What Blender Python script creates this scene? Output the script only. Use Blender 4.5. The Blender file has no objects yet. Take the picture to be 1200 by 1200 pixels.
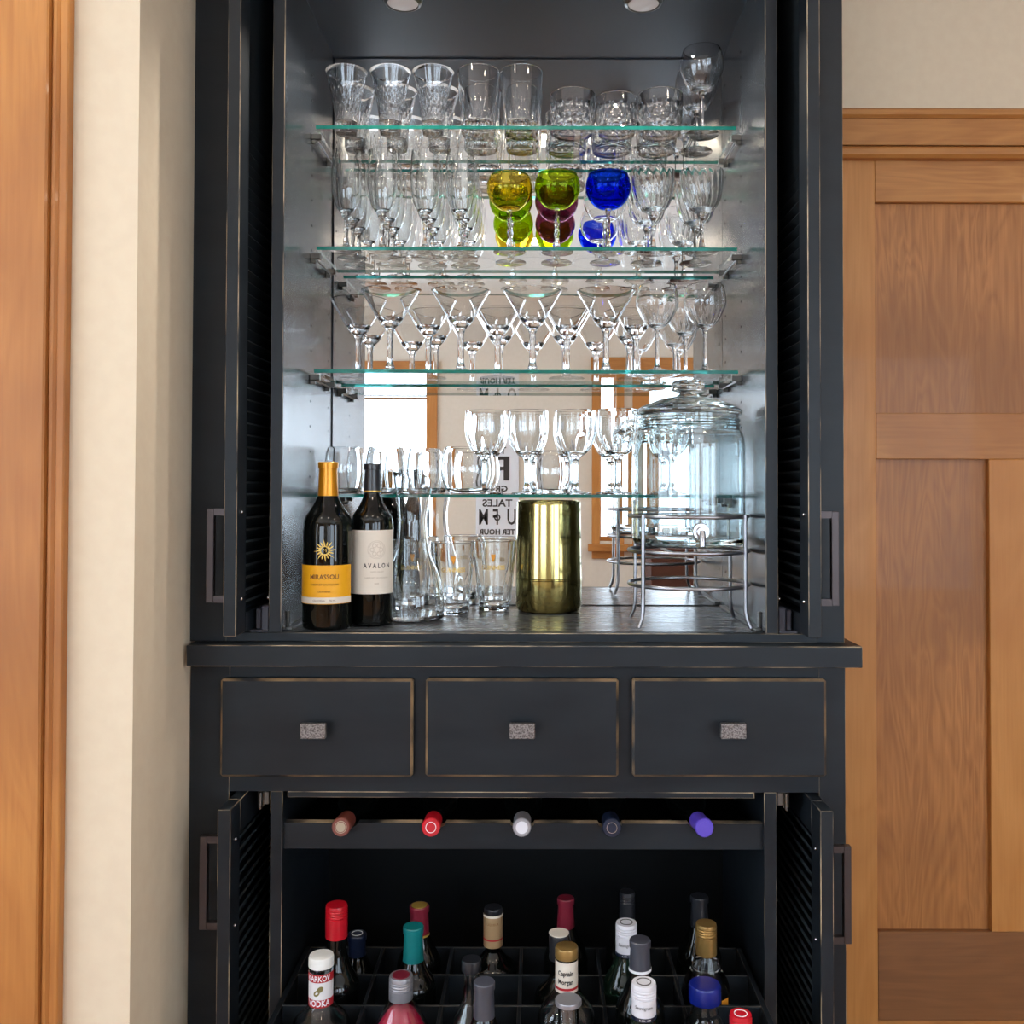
import bpy, bmesh, math, random
from mathutils import Vector, Matrix
random.seed(7)
C = bpy.context.scene.collection
S = bpy.context.scene
PI = math.pi
# ------------------------------------------------------------------ camera, world, exposure
F = 1121.0; D0 = 1.76; H = 1.36
PITCH = math.atan(21/F); ROLL = 0.0025
cd = bpy.data.cameras.new('camera'); cam = bpy.data.objects.new('camera', cd); C.objects.link(cam)
cd.sensor_width = 36; cd.lens = 36*F/1200; cd.shift_x = -32/1200; cd.shift_y = -50/1200; cd.clip_start = .05
CM = Matrix.Translation((0, -D0, H)) @ Matrix.Rotation(PI/2+PITCH, 4, 'X') @ Matrix.Rotation(ROLL, 4, 'Z')
cam.matrix_world = CM
S.camera = cam
S.view_settings.view_transform = 'Standard'; S.view_settings.look = 'None'
S.view_settings.gamma = 1; S.view_settings.use_curve_mapping = False
S.view_settings.exposure = 0.25
cy = S.cycles
cy.max_bounces = 26; cy.diffuse_bounces = 4; cy.glossy_bounces = 8; cy.transmission_bounces = 22
cy.transparent_max_bounces = 40; cy.sample_clamp_indirect = 10; cy.blur_glossy = 0.6
cy.use_denoising = True
w = bpy.data.worlds.new('world'); S.world = w; w.use_nodes = True
bg = w.node_tree.nodes['Background']; bg.inputs[0].default_value = (.74, .87, 1, 1); bg.inputs[1].default_value = 6.4

def portal(x, y, z, sx, sz, rz):
    l = bpy.data.lights.new('window_portal', 'AREA'); l.shape = 'RECTANGLE'; l.size = sx; l.size_y = sz
    l.cycles.is_portal = True
    o = bpy.data.objects.new('window_portal', l); C.objects.link(o)
    o.location = (x, y, z); o.rotation_euler = (PI/2, 0, rz)
    return o
RX0, RX1, RY0, RZ = -3.2, 3.6, -4.6, 2.78          # room
YB = .50                                           # wall behind the cabinet
YL = -.245                                         # wall left of the niche
NX = -.640                                         # niche corner

def W(px, py, d):
    """world point seen at pixel px,py of the 1200x1200 frame on the plane at depth d"""
    v = CM.to_3x3() @ Vector(((px-600)/1200-32/1200, -(py-600)/1200-50/1200, -F/1200))
    return Vector((v.x*d/v.y, d-D0, H+v.z*d/v.y))
def X(px, d, py=600): return W(px, py, d).x
def Z(py, d, px=632): return W(px, py, d).z

# ------------------------------------------------------------------ materials
def s2l(c):
    c = [x/255 for x in c]
    return tuple(x/12.92 if x <= .04045 else ((x+.055)/1.055)**2.4 for x in c)+(1,)
M = {}
def mat(name, rgb=(128,128,128), rough=.5, metal=0, trans=0, ior=1.5, coat=0, emit=None, es=0, lin=None, spec=.5):
    m = bpy.data.materials.new(name); m.use_nodes = True
    b = m.node_tree.nodes['Principled BSDF']
    b.inputs['Base Color'].default_value = lin if lin else s2l(rgb)
    b.inputs['Roughness'].default_value = rough; b.inputs['Metallic'].default_value = metal
    b.inputs['Transmission Weight'].default_value = trans; b.inputs['IOR'].default_value = ior
    b.inputs['Coat Weight'].default_value = coat; b.inputs['Specular IOR Level'].default_value = spec
    if emit: b.inputs['Emission Color'].default_value = emit; b.inputs['Emission Strength'].default_value = es
    M[name] = m; return m
def N(m, t, **k):
    n = m.node_tree.nodes.new(t)
    for a, v in k.items():
        if hasattr(n, a): setattr(n, a, v)
    return n
def noisy(name, c1, c2, rough=.5, scale=(1,1,1), ns=5, detail=6, bump=0, r2=None, dist=0, lo=.35, hi=.65, **k):
    m = mat(name, c1, rough, **k); nt = m.node_tree; b = nt.nodes['Principled BSDF']
    tc = N(m, 'ShaderNodeTexCoord'); mp = N(m, 'ShaderNodeMapping'); mp.inputs['Scale'].default_value = scale
    no = N(m, 'ShaderNodeTexNoise'); no.inputs['Scale'].default_value = ns; no.inputs['Detail'].default_value = detail
    no.inputs['Distortion'].default_value = dist
    cr = N(m, 'ShaderNodeValToRGB'); cr.color_ramp.elements[0].position = lo; cr.color_ramp.elements[1].position = hi
    cr.color_ramp.elements[0].color = s2l(c1); cr.color_ramp.elements[1].color = s2l(c2)
    L = nt.links.new
    L(tc.outputs['Object'], mp.inputs[0]); L(mp.outputs[0], no.inputs[0]); L(no.outputs[0], cr.inputs[0]); L(cr.outputs[0], b.inputs['Base Color'])
    if bump:
        bp = N(m, 'ShaderNodeBump'); bp.inputs['Strength'].default_value = bump; bp.inputs['Distance'].default_value = .002
        L(no.outputs[0], bp.inputs['Height']); L(bp.outputs[0], b.inputs['Normal'])
    if r2 is not None:
        mr = N(m, 'ShaderNodeMapRange'); mr.inputs['To Min'].default_value = rough; mr.inputs['To Max'].default_value = r2
        L(no.outputs[0], mr.inputs[0]); L(mr.outputs[0], b.inputs['Roughness'])
    return m
noisy('black_paint', (23,28,34), (30,36,42), .36, (1,1,3), 6, 8, .05, .5, spec=.30)
noisy('wear', (34,36,38), (196,172,140), .5, (1,1,1), 9, 8, lo=.42, hi=.62)
noisy('wear_dim', (34,36,38), (92,84,74), .5, (1,1,1), 12, 8, lo=.4, hi=.7)
noisy('wear_strong', (34,36,38), (150,122,88), .5, (1,1,1), 14, 8, lo=.36, hi=.66)
noisy('inside_paint', (28,33,38), (36,42,48), .19, (6,6,1), 3, 3, 0, .30, coat=0, ior=1.75)
noisy('floor_paint', (48,50,54), (66,68,72), .2, (1,6,1), 14, 6, .03, .36)
mat('ceil_paint', (48,62,74), .38)
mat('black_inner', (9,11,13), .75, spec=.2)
noisy('slat_paint', (40,46,50), (50,56,60), .3, (1,1,1), 10, 4)
noisy('wall_paint', (219,201,175), (222,205,179), .85, (1,1,1), 40, 3, .06)
noisy('wall_paint_far_light', (217,208,194), (220,211,198), .85, (1,1,1), 40, 3, .06)  # same wall paint; greyer colour carries the different light on the far wall
mat('ceiling_paint', (240,240,238), .9)
noisy('room_floor', (150,104,66), (170,122,80), .35, (1,10,1), 4, 6)
mat('mirror', lin=(.90,.91,.91,1), rough=.004, metal=1)
mat('bronze', (78,70,70), .38, metal=.75)
noisy('pewter', (90,84,82), (150,144,142), .42, (1,1,1), 330, 3, .6, metal=.7, lo=.38, hi=.6)
mat('steel', (200,200,205), .2, metal=1)
mat('steel_satin', (165,165,170), .3, metal=1)
mat('nickel', (120,120,118), .3, metal=1)
mat('black_plastic', (62,62,72), .3)
# wood
def wood(name, c1, c2, c3, vert=True, wav=7.0):
    m = mat(name, c1, .36, coat=.25); nt = m.node_tree; b = nt.nodes['Principled BSDF']; L = nt.links.new; b.inputs['Coat Weight'].default_value = .06; b.inputs['Roughness'].default_value = .5
    tc = N(m, 'ShaderNodeTexCoord'); mp = N(m, 'ShaderNodeMapping')
    mp.inputs['Scale'].default_value = (5,5,.75) if vert else (.75,5,5)
    n1 = N(m, 'ShaderNodeTexNoise'); n1.inputs['Scale'].default_value = 2.0; n1.inputs['Detail'].default_value = 3; n1.inputs['Distortion'].default_value = .8
    L(tc.outputs['Object'], mp.inputs[0]); L(mp.outputs[0], n1.inputs[0])
    mul = N(m, 'ShaderNodeMath'); mul.operation = 'MULTIPLY'; mul.inputs[1].default_value = wav; L(n1.outputs[0], mul.inputs[0])
    fr = N(m, 'ShaderNodeMath'); fr.operation = 'PINGPONG'; fr.inputs[1].default_value = .5; L(mul.outputs[0], fr.inputs[0])
    mp2 = N(m, 'ShaderNodeMapping'); mp2.inputs['Scale'].default_value = (90,90,3) if vert else (3,90,90)
    n2 = N(m, 'ShaderNodeTexNoise'); n2.inputs['Scale'].default_value = 2; n2.inputs['Detail'].default_value = 4
    L(tc.outputs['Object'], mp2.inputs[0]); L(mp2.outputs[0], n2.inputs[0])
    ad = N(m, 'ShaderNodeMath'); ad.operation = 'MULTIPLY_ADD'; ad.inputs[1].default_value = .8; L(fr.outputs[0], ad.inputs[0]); L(n2.outputs[0], ad.inputs[2])
    cr = N(m, 'ShaderNodeValToRGB'); e = cr.color_ramp.elements
    e[0].position = .3; e[0].color = s2l(c2); e[1].position = 1.0; e[1].color = s2l(c1)
    x = e.new(.62); x.color = s2l(tuple((a+d)/2 for a, d in zip(c1, c2)))
    L(ad.outputs[0], cr.inputs[0])
    n3 = N(m, 'ShaderNodeTexNoise'); n3.inputs['Scale'].default_value = 2.2; n3.inputs['Detail'].default_value = 2; L(tc.outputs['Object'], n3.inputs[0])
    mr = N(m, 'ShaderNodeMapRange'); mr.inputs['From Min'].default_value = .4; mr.inputs['From Max'].default_value = .75; L(n3.outputs[0], mr.inputs[0])
    mx = N(m, 'ShaderNodeMix'); mx.data_type = 'RGBA'; mx.inputs[7].default_value = s2l(c3)
    L(mr.outputs[0], mx.inputs[0]); L(cr.outputs[0], mx.inputs[6]); L(mx.outputs[2], b.inputs['Base Color'])
    bp = N(m, 'ShaderNodeBump'); bp.inputs['Strength'].default_value = .15; bp.inputs['Distance'].default_value = .001
    L(n2.outputs[0], bp.inputs['Height']); L(bp.outputs[0], b.inputs['Normal'])
    return m
wood('wood_stile', (200,138,72), (184,122,58), (176,112,48))
wood('wood_rail', (190,130,66), (166,106,50), (156,96,42), False)
wood('wood_panel', (184,122,62), (148,92,42), (136,84,38), wav=14)
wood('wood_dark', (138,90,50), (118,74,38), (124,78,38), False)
wood('wood_left', (206,140,70), (180,114,54), (154,94,42))
# glass
def glass(name, col=(1,1,1,1), ior=1.5, rough=0.0):
    m = bpy.data.materials.new(name); m.use_nodes = True; nt = m.node_tree
    nt.nodes.remove(nt.nodes['Principled BSDF'])
    g = N(m, 'ShaderNodeBsdfGlass'); g.inputs['Color'].default_value = col; g.inputs['IOR'].default_value = ior; g.inputs['Roughness'].default_value = rough
    nt.links.new(g.outputs[0], nt.nodes['Material Output'].inputs[0]); M[name] = m; return m
def sheet(name, col=(1,1,1,1), k=1.0):
    """thin flat sheet: clear straight through plus its mirror reflection by Fresnel"""
    m = bpy.data.materials.new(name); m.use_nodes = True; nt = m.node_tree
    nt.nodes.remove(nt.nodes['Principled BSDF'])
    t = N(m, 'ShaderNodeBsdfTransparent'); t.inputs[0].default_value = col
    g = N(m, 'ShaderNodeBsdfGlossy'); g.inputs['Roughness'].default_value = 0.01
    f = N(m, 'ShaderNodeFresnel'); f.inputs[0].default_value = 1.7
    mx = N(m, 'ShaderNodeMixShader'); L = nt.links.new
    ge = N(m, 'ShaderNodeNewGeometry'); sb = N(m, 'ShaderNodeMath'); sb.operation = 'SUBTRACT'; sb.inputs[0].default_value = 1
    mu = N(m, 'ShaderNodeMath'); mu.operation = 'MULTIPLY'; L(ge.outputs['Backfacing'], sb.inputs[1]); L(sb.outputs[0], mu.inputs[0]); L(f.outputs[0], mu.inputs[1])
    L(mu.outputs[0], mx.inputs[0]); L(t.outputs[0], mx.inputs[1]); L(g.outputs[0], mx.inputs[2])
    L(mx.outputs[0], nt.nodes['Material Output'].inputs[0]); M[name] = m; return m
glass('clear', (.985,.99,.99,1), 1.5)
glass('crystal', (.99,.99,.99,1), 1.54)
glass('jar_glass', (.96,.985,.99,1), 1.45)
glass('amber', (.95,.86,.34,1)); glass('green', (.72,.84,.16,1))
glass('purple', (.66,.40,.52,1)); glass('blue', (.06,.22,.93,1)); glass('lime', (.8,.93,.3,1))
sheet('shelf_face', (.97,.985,.98,1)); sheet('pane', (.98,.99,1,1))
mat('shelf_edge', (16,112,100), .12, trans=.35)
mat('dark_bottle', (7,9,8), .015)
mat('green_bottle', (12,26,18), .015)
for k, c in dict(foil_orange=(214,142,22), foil_black=(34,35,40), foil_red=(196,20,38), foil_burgundy=(120,30,48), foil_teal=(16,118,120),
    foil_navy=(18,28,52), foil_grey=(66,68,78), foil_gold=(168,134,78), foil_white=(222,222,230), foil_purple=(92,70,190),
    foil_silver=(168,168,176), foil_tan=(170,140,104), foil_brown=(120,62,52), foil_blue=(18,34,130)).items():
    mat(k, c, .32, metal=.6 if k in ('foil_gold','foil_silver','foil_orange') else 0, coat=.3)
mat('label_yellow', (240,172,20), .5); mat('label_cream', (228,218,204), .6); mat('label_white', (232,230,232), .5)
mat('label_red', (178,28,38), .5); mat('ink', (50,46,46), .6); mat('ink_gold', (214,176,84), .35, metal=.4); mat('ink_brown', (120,72,30), .6)
mat('ink_faint', (176,160,140), .6); mat('ink_white', (240,240,244), .5); mat('orange_tag', (226,150,40), .5)
noisy('gold_metal', (196,182,120), (176,160,96), .10, (1,1,1), 3, 3, metal=1, r2=.16)
mat('lens', (200,196,200), .35, emit=(1,.95,.9,1), es=.12)
mat('can_lens', (255,250,240), .4, emit=(1,.86,.68,1), es=60)
mat('white_plastic', (235,235,232), .4)
mat('leather', (84,50,40), .4); mat('charcoal', (64,68,72), .6); mat('white_goods', (225,230,236), .4)
mat('poster_paper', (222,226,234), .7); mat('potato', (128,118,70), .6)

# ------------------------------------------------------------------ mesh helpers
def finish(name, bm, m, parent=None, smooth=None, recalc=True):
    if recalc: bmesh.ops.recalc_face_normals(bm, faces=bm.faces)
    me = bpy.data.meshes.new(name); bm.to_mesh(me); bm.free()
    for mm in (m if isinstance(m, (list, tuple)) else [m]): me.materials.append(M[mm])
    if smooth:
        for p in me.polygons: p.use_smooth = True
        me.set_sharp_from_angle(angle=smooth)
    o = bpy.data.objects.new(name, me); C.objects.link(o)
    if parent: o.parent = parent
    return o
def addbox(bm, a, b, bev=0, mi=0, wi=1):
    x0, y0, z0 = (min(p, q) for p, q in zip(a, b)); x1, y1, z1 = (max(p, q) for p, q in zip(a, b))
    r = bmesh.ops.create_cube(bm, size=1, matrix=Matrix.Translation(((x0+x1)/2, (y0+y1)/2, (z0+z1)/2)) @ Matrix.Diagonal((x1-x0, y1-y0, z1-z0, 1)))
    fs = {f for v in r['verts'] for f in v.link_faces}
    for f in fs: f.material_index = mi
    if bev:
        es = {e for v in r['verts'] for e in v.link_edges}
        bmesh.ops.bevel(bm, geom=list(es), offset=bev, segments=1, affect='EDGES', material=wi)
def box(name, a, b, m, parent=None, bev=0, wear=None):
    bm = bmesh.new(); addbox(bm, a, b, bev, 0, 1 if wear else 0)
    return finish(name, bm, [m, wear] if wear else m, parent)
def lathe(bm, prof, seg=36, mod=None, mi=0, off=(0,0,0), close=False):
    rings = []; itop = max(range(len(prof)), key=lambda q: prof[q][1])
    for q, (r, z) in enumerate(prof):
        if r < 1e-6: rings.append([bm.verts.new((off[0], off[1], z+off[2]))])
        else:
            ring = []
            for i in range(seg):
                a = 2*PI*i/seg; rr = r*(mod(a, z, r) if mod and q < itop else 1)
                ring.append(bm.verts.new((rr*math.cos(a)+off[0], rr*math.sin(a)+off[1], z+off[2])))
            rings.append(ring)
    pairs = list(zip(rings[:-1], rings[1:]))
    if close: pairs.append((rings[-1], rings[0]))
    for A, B in pairs:
        for i in range(seg):
            j = (i+1) % seg
            if len(A) == 1 and len(B) == 1: continue
            if len(A) == 1: f = bm.faces.new((A[0], B[i], B[j]))
            elif len(B) == 1: f = bm.faces.new((A[i], A[j], B[0]))
            else: f = bm.faces.new((A[i], A[j], B[j], B[i]))
            f.material_index = mi
def lobj(name, prof, m, parent=None, seg=36, mod=None, smooth=.6, off=(0,0,0), close=False):
    bm = bmesh.new(); lathe(bm, prof, seg, mod, 0, off, close)
    return finish(name, bm, m, parent, smooth)
def sp(pts, n=5):
    """Catmull-Rom through the points"""
    out = []; P = [pts[0]]+list(pts)+[pts[-1]]
    for i in range(1, len(P)-2):
        for k in range(n):
            t = k/n; a, b, c, d = P[i-1], P[i], P[i+1], P[i+2]
            out.append(tuple(.5*((2*b[j])+(-a[j]+c[j])*t+(2*a[j]-5*b[j]+4*c[j]-d[j])*t*t+(-a[j]+3*b[j]-3*c[j]+d[j])*t**3) for j in range(2)))
    out.append(tuple(pts[-1])); return [(max(r, 0), z) for r, z in out]
def vessel(outer, t, zf):
    """closed wall: outer profile from the axis up to the rim, then down the inside to the floor zf"""
    zt = outer[-1][1]
    inner = [(r-t, z) for r, z in reversed(outer) if z > zf+t*.6 and r > t*1.5 and z < zt-t*.3]
    return ([(0, outer[0][1])] if outer[0][0] > 1e-6 else [])+outer+[(outer[-1][0]-t*.5, zt+t*.25), (outer[-1][0]-t, zt-t*.1)]+inner+[(inner[-1][0]*.6, zf), (0, zf)]
def tube(bm, pts, r, seg=8, closed=False, mi=0):
    pts = [Vector(p) for p in pts]; n = len(pts); rings = []; up = None
    for i, p in enumerate(pts):
        a = pts[(i-1) % n] if (closed or i > 0) else p; b = pts[(i+1) % n] if (closed or i < n-1) else p
        t = (b-a).normalized()
        if up is None: up = t.orthogonal().normalized()
        up = (up-t*up.dot(t)).normalized(); s = t.cross(up)
        rings.append([bm.verts.new(p+r*(math.cos(2*PI*k/seg)*up+math.sin(2*PI*k/seg)*s)) for k in range(seg)])
    for i in range(n if closed else n-1):
        A, B = rings[i], rings[(i+1) % n]
        for k in range(seg):
            f = bm.faces.new((A[k], A[(k+1) % seg], B[(k+1) % seg], B[k])); f.material_index = mi
    if not closed:
        bm.faces.new(rings[0][::-1]); bm.faces.new(rings[-1])
def tobj(name, pts, r, m, parent=None, seg=8, closed=False):
    bm = bmesh.new(); tube(bm, pts, r, seg, closed); return finish(name, bm, m, parent, 1.0)
def thing(name, loc, label, cat, group=None, kind=None):
    o = bpy.data.objects.new(name, None); C.objects.link(o); o.location = loc; o.empty_display_size = .05
    return tag(o, label, cat, group, kind)
def tag(o, label=None, cat=None, group=None, kind=None):
    if label: o['label'] = label
    if cat: o['category'] = cat
    if group: o['group'] = group
    if kind: o['kind'] = kind
    return o
def copy_tree(o, parent=None):
    c = o.copy(); C.objects.link(c); c.parent = parent
    for ch in list(o.children): copy_tree(ch, c)
    return c
def struct(o, label=None, cat=None):
    return tag(o, label, cat, None, 'structure')
def text_data(body, size, ext=0.0, width=1.0, bold=0):
    cu = bpy.data.curves.new('lettering', 'FONT'); cu.body = body; cu.size = size; cu.align_x = 'CENTER'; cu.align_y = 'CENTER'
    cu.extrude = ext; cu.resolution_u = 2; cu.offset = bold
    o = bpy.data.objects.new('lettering', cu); C.objects.link(o); bpy.context.view_layer.update()
    me = bpy.data.meshes.new_from_object(o.evaluated_get(bpy.context.evaluated_depsgraph_get()))
    bpy.data.objects.remove(o); bpy.data.curves.remove(cu)
    for v in me.vertices: v.co.x *= width
    return me
def wrap_text(body, size, R, z, m, parent, ang=0, width=1.0, bold=0):
    """lettering bent round an upright cylinder, facing -y at ang=0"""
    me = text_data(body, size, 0, width, bold)
    for v in me.vertices:
        a = v.co.x/R+ang; v.co = (R*math.sin(a), -R*math.cos(a), z+v.co.y)
    me.materials.clear(); me.materials.append(M[m])
    o = bpy.data.objects.new('lettering', me); C.objects.link(o); o.parent = parent; return o
def flat_text(body, size, loc, m, parent, rot=(PI/2,0,0), width=1.0, bold=0):
    me = text_data(body, size, 0, width, bold); me.materials.clear(); me.materials.append(M[m])
    o = bpy.data.objects.new('lettering', me); C.objects.link(o); o.parent = parent; o.location = loc; o.rotation_euler = rot; return o
def arc_patch(bm, R, z0, z1, a0, a1, n=20, th=.0004, mi=0):
    """label sheet on a cylinder; angles from -y towards +x"""
    L = []
    for i in range(n+1):
        a = a0+(a1-a0)*i/n
        L.append([bm.verts.new((r*math.sin(a), -r*math.cos(a), z)) for r, z in ((R, z0), (R+th, z0), (R+th, z1), (R, z1))])
    for i in range(n):
        for k in range(4):
            f = bm.faces.new((L[i][k], L[i+1][k], L[i+1][(k+1) % 4], L[i][(k+1) % 4])); f.material_index = mi
    bm.faces.new(L[0]); bm.faces.new(L[-1][::-1])
def label_on(name, R, z0, z1, a0, a1, m, parent):
    bm = bmesh.new(); arc_patch(bm, R, z0, z1, a0, a1); return finish(name, bm, m, parent, .6)

# ------------------------------------------------------------------ the room
struct(box('floor', (RX0-.1, RY0-.1, -.06), (RX1+.1, YB+.1, 0), 'room_floor'))
struct(box('ceiling', (RX0-.1, RY0-.1, RZ), (RX1+.1, YB+.1, RZ+.06), 'ceiling_paint'))
def wall_with_holes(name, axis, pos, th, u0, u1, holes, m='wall_paint'):
    """wall in the plane axis=pos..pos+th, spanning u0..u1, with rectangular holes (u0,u1,z0,z1)"""
    bm = bmesh.new(); hs = sorted(holes)
    def slab(a, b, z0, z1):
        if b-a < 1e-4 or z1-z0 < 1e-4: return
        if axis == 'y': addbox(bm, (a, pos, z0), (b, pos+th, z1))
        else: addbox(bm, (pos, a, z0), (pos+th, b, z1))
    u = u0
    for a, b, z0, z1 in hs:
        slab(u, a, 0, RZ); slab(a, b, 0, z0); slab(a, b, z1, RZ); u = b
    slab(u, u1, 0, RZ)
    return struct(finish(name, bm, m))
struct(box('wall_back', (NX, YB, 0), (RX1+.1, YB+.1, RZ), 'wall_paint'))
# block of wall left of the niche: front face and the return beside the cabinet
struct(box('wall_left_return', (RX0-.1, YL, 0), (NX, YB+.1, RZ), 'wall_paint'))
DR = 7.176                                        # depth of the far wall as seen in the mirror
def MX(px): return (px-632)*DR/F
def MZ(py): return H-(py-571)*DR/F
w1 = (MX(427)-1.3, MX(500), MZ(640), MZ(457))
w2 = (MX(703), MX(722), MZ(634), MZ(452)); w3 = (MX(760), MX(760)+.62, MZ(634), MZ(452))
w_fill = (1.75, 3.35, .55, 2.4)  # added opening outside the mirror's view, brings daylight onto the cabinet front
wall_with_holes('wall_far', 'y', RY0-.1, .1, RX0-.1, RX1+.1, [w1, w2, w3, w_fill], 'wall_paint_far_light')
SL = (-3.9, -.9, .75, 2.35); SR = (-4.3, -3.0, .75, 2.3)
wall_with_holes('wall_left', 'x', RX0-.1, .1, RY0, YL, [SL])
wall_with_holes('wall_right', 'x', RX1, .1, RY0, YB, [SR])
portal((w1[0]+w1[1])/2, RY0-.09, (w1[2]+w1[3])/2, w1[1]-w1[0], w1[3]-w1[2], PI)
portal((w3[0]+w3[1])/2, RY0-.09, (w3[2]+w3[3])/2, w3[1]-w3[0], w3[3]-w3[2], PI)
portal((w_fill[0]+w_fill[1])/2, RY0-.09, (w_fill[2]+w_fill[3])/2, w_fill[1]-w_fill[0], w_fill[3]-w_fill[2], PI)
portal(RX0-.09, (SL[0]+SL[1])/2, (SL[2]+SL[3])/2, SL[1]-SL[0], SL[3]-SL[2], PI/2)
portal(RX1+.09, (SR[0]+SR[1])/2, (SR[2]+SR[3])/2, SR[1]-SR[0], SR[3]-SR[2], -PI/2)
def window(name, axis, pos, inn, hole, label, cas=.085, blind=0, mull=()):
    """casing on the room side (inn = +1/-1 direction into the room)"""
    a, b, z0, z1 = hole
    root = bpy.data.objects.new(name, None); C.objects.link(root); root['kind'] = 'structure'
    def bb(nm, u0, u1, p0, p1, q0, q1, m, bev=.003):
        if axis == 'y': return box(nm, (u0, p0, q0), (u1, p1, q1), m, root, bev)
        return box(nm, (p0, u0, q0), (p1, u1, q1), m, root, bev)
    p = pos+inn*.001
    bb('casing', a-cas, a, p, p+inn*.02, z0-.02, z1, 'wood_stile'); bb('casing', b, b+cas, p, p+inn*.02, z0-.02, z1, 'wood_stile')
    bb('head_casing', a-cas-.01, b+cas+.01, p, p+inn*.028, z1, z1+.215, 'wood_rail')
    bb('sill', a-cas-.03, b+cas+.03, p, p+inn*.05, z0-.075, z0-.02, 'wood_rail')
    bb('apron', a-cas, b+cas, p, p+inn*.018, z0-.13, z0-.076, 'wood_rail')
    q = pos-inn*.06
    bb('sash', a, b, q, q+inn*.03, z0, z0+.035, 'wood_rail'); bb('sash', a, b, q, q+inn*.03, z1-.035, z1, 'wood_rail')
    bb('sash', a, a+.012, q, q+inn*.03, z0+.036, z1-.036, 'wood_stile'); bb('sash', b-.012, b, q, q+inn*.03, z0+.036, z1-.036, 'wood_stile')
    for u in mull: bb('mullion', u-.03, u+.03, q, q+inn*.03, z0+.036, z1-.036, 'wood_stile')
    bb('pane', a+.012, b-.012, q+inn*.012, q+inn*.016, z0+.035, z1-.035, 'pane', 0)
    for k in range(blind):
        bb('blind_slat', a+.01, b-.01, pos-inn*.04, pos-inn*.012, z1-.012-.018*k, z1-.018*k, 'wood_dark', 0)
    return root
window('window_1', 'y', RY0, 1, w1, '', .078, 4)
window('window_2', 'y', RY0, 1, w2, '', .06)
window('window_3', 'y', RY0, 1, w3, '', .12)
window('window_4', 'x', RX0, 1, SL, '', .09, 0, (-2.9, -1.9))
window('window_5', 'x', RX1, -1, SR, '', .09, 0, ())
window('added_fill_window', 'y', RY0, 1, w_fill, '', .09, 0, (2.55,))
# dark doorway door in the far wall, right of the windows
dd = struct(box('door_2', (RX1-.04, -2.6, 0), (RX1-.002, -1.6, 2.2), 'charcoal', None, .003))
# typographic poster
po = thing('wall_poster', (MX(583), RY0+.004, MZ(632)), 'large white lettered poster on the far wall, seen reversed in the cabinet mirror', 'poster')
pw = MX(608)-MX(558); ph = MZ(492)-MZ(632)
box('poster_sheet', (-pw/2, 0, 0), (pw/2, .02, ph), 'poster_paper', po, .002)
for body, sz, zz, ww in (('HAIL', .16, .88, .8), ('THE', .07, .74, 1.0), ('R', .26, .58, 1.5), ('GRIT', .06, .42, 1.2), ('TALES', .075, .30, 1.1), ('U  F M', .165, .18, .62), ('O', .07, .18, .9), ('TER HOUR', .055, .06, 1.0)):
    flat_text(body, sz, (0, .0215, zz*ph), 'ink', po, (PI/2, 0, PI), ww, .002)
# leather chair in the room
ch = thing('leather_chair', (1.05, -3.6, 0), 'brown leather armchair in the room, reflected between the legs of the wire stand', 'chair')
box('seat', (-.33, -.33, .28), (.33, .3, .46), 'leather', ch, .03)
box('backrest', (-.33, -.42, .3), (.33, -.30, .98), 'leather', ch, .04)
for s in (-1, 1):
    box('armrest', (s*.33, -.36, .2), (s*.44, .3, .62), 'leather', ch, .03)
    for yy in (-.34, .26): box('leg', (s*.38-.025, yy-.025, 0), (s*.38+.025, yy+.025, .21), 'wood_dark', ch)
# recessed ceiling lights
LB = 'round recessed ceiling light of the room, front row left'
def can(loc):
    t = thing('recessed_light', loc, LB, 'ceiling light', 'recessed ceiling lights')
    lobj('trim_ring', [(.075,0),(.095,0),(.095,-.006),(.073,-.004)], 'white_plastic', t, 24, close=True)
    lobj('lens', [(0,-.001),(.072,-.001),(.072,-.0045),(0,-.0045)], 'can_lens', t, 24)
    return t
c0 = can((-1.1, -1.3, RZ-.0005))
for nm_, (x, y) in zip(('front row middle','front row right','rear row left','rear row middle','rear row right','farthest right','farthest left'), ((0,-1.3),(1.1,-1.3),(-1.1,-2.9),(0,-2.9),(1.1,-2.9),(2.4,-1.9),(-2.3,-1.9))):
    o = copy_tree(c0); o.location = (x, y, RZ-.0005); o['label'] = 'round recessed ceiling light of the room, '+nm_

# ------------------------------------------------------------------ left wood casing and right panelled door
dl = D0+YL
t = bpy.data.objects.new('door_1', None); C.objects.link(t); struct(t)
xe = X(74, dl-.02); xb = X(57, dl-.035)
box('casing_board', (xe-.30, YL-.030, 0), (xb-.012, YL-.0005, RZ-.002), 'wood_left', t, .003)
box('groove_strip', (xb-.012, YL-.022, 0), (xb+.001, YL-.0005, RZ-.002), 'wood_left', t, .004)
box('edge_strip', (xb+.001, YL-.020, 0), (xe, YL-.0005, RZ-.002), 'wood_left', t, .002)
DP = D0+YB-.035                                   # depth of the face of the wooden door
def PX(px, py=600): return X(px, DP, py)
def PZ(py, px=1090): return Z(py, DP, px)
t = bpy.data.objects.new('door_3', None); C.objects.link(t); struct(t)
xl = PX(975); xr = xl+1.25
y1 = YB-.0005; yf = YB-.035; yp = YB-.020
ztop = PZ(185); 
zA, zB, zC, zD, zE, zF = PZ(237), PZ(484), PZ(538), PZ(1092), PZ(1196), 0
xs = PX(1027, 650); xm0 = PX(1160.5, 820); xm1 = xm0+.30
box('stile', (xl-.1, yf, 0), (xs, y1, ztop), 'wood_stile', t, .0015)
box('top_rail', (xs, yf, zA), (xr, y1, ztop), 'wood_rail', t, .0015)
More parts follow.
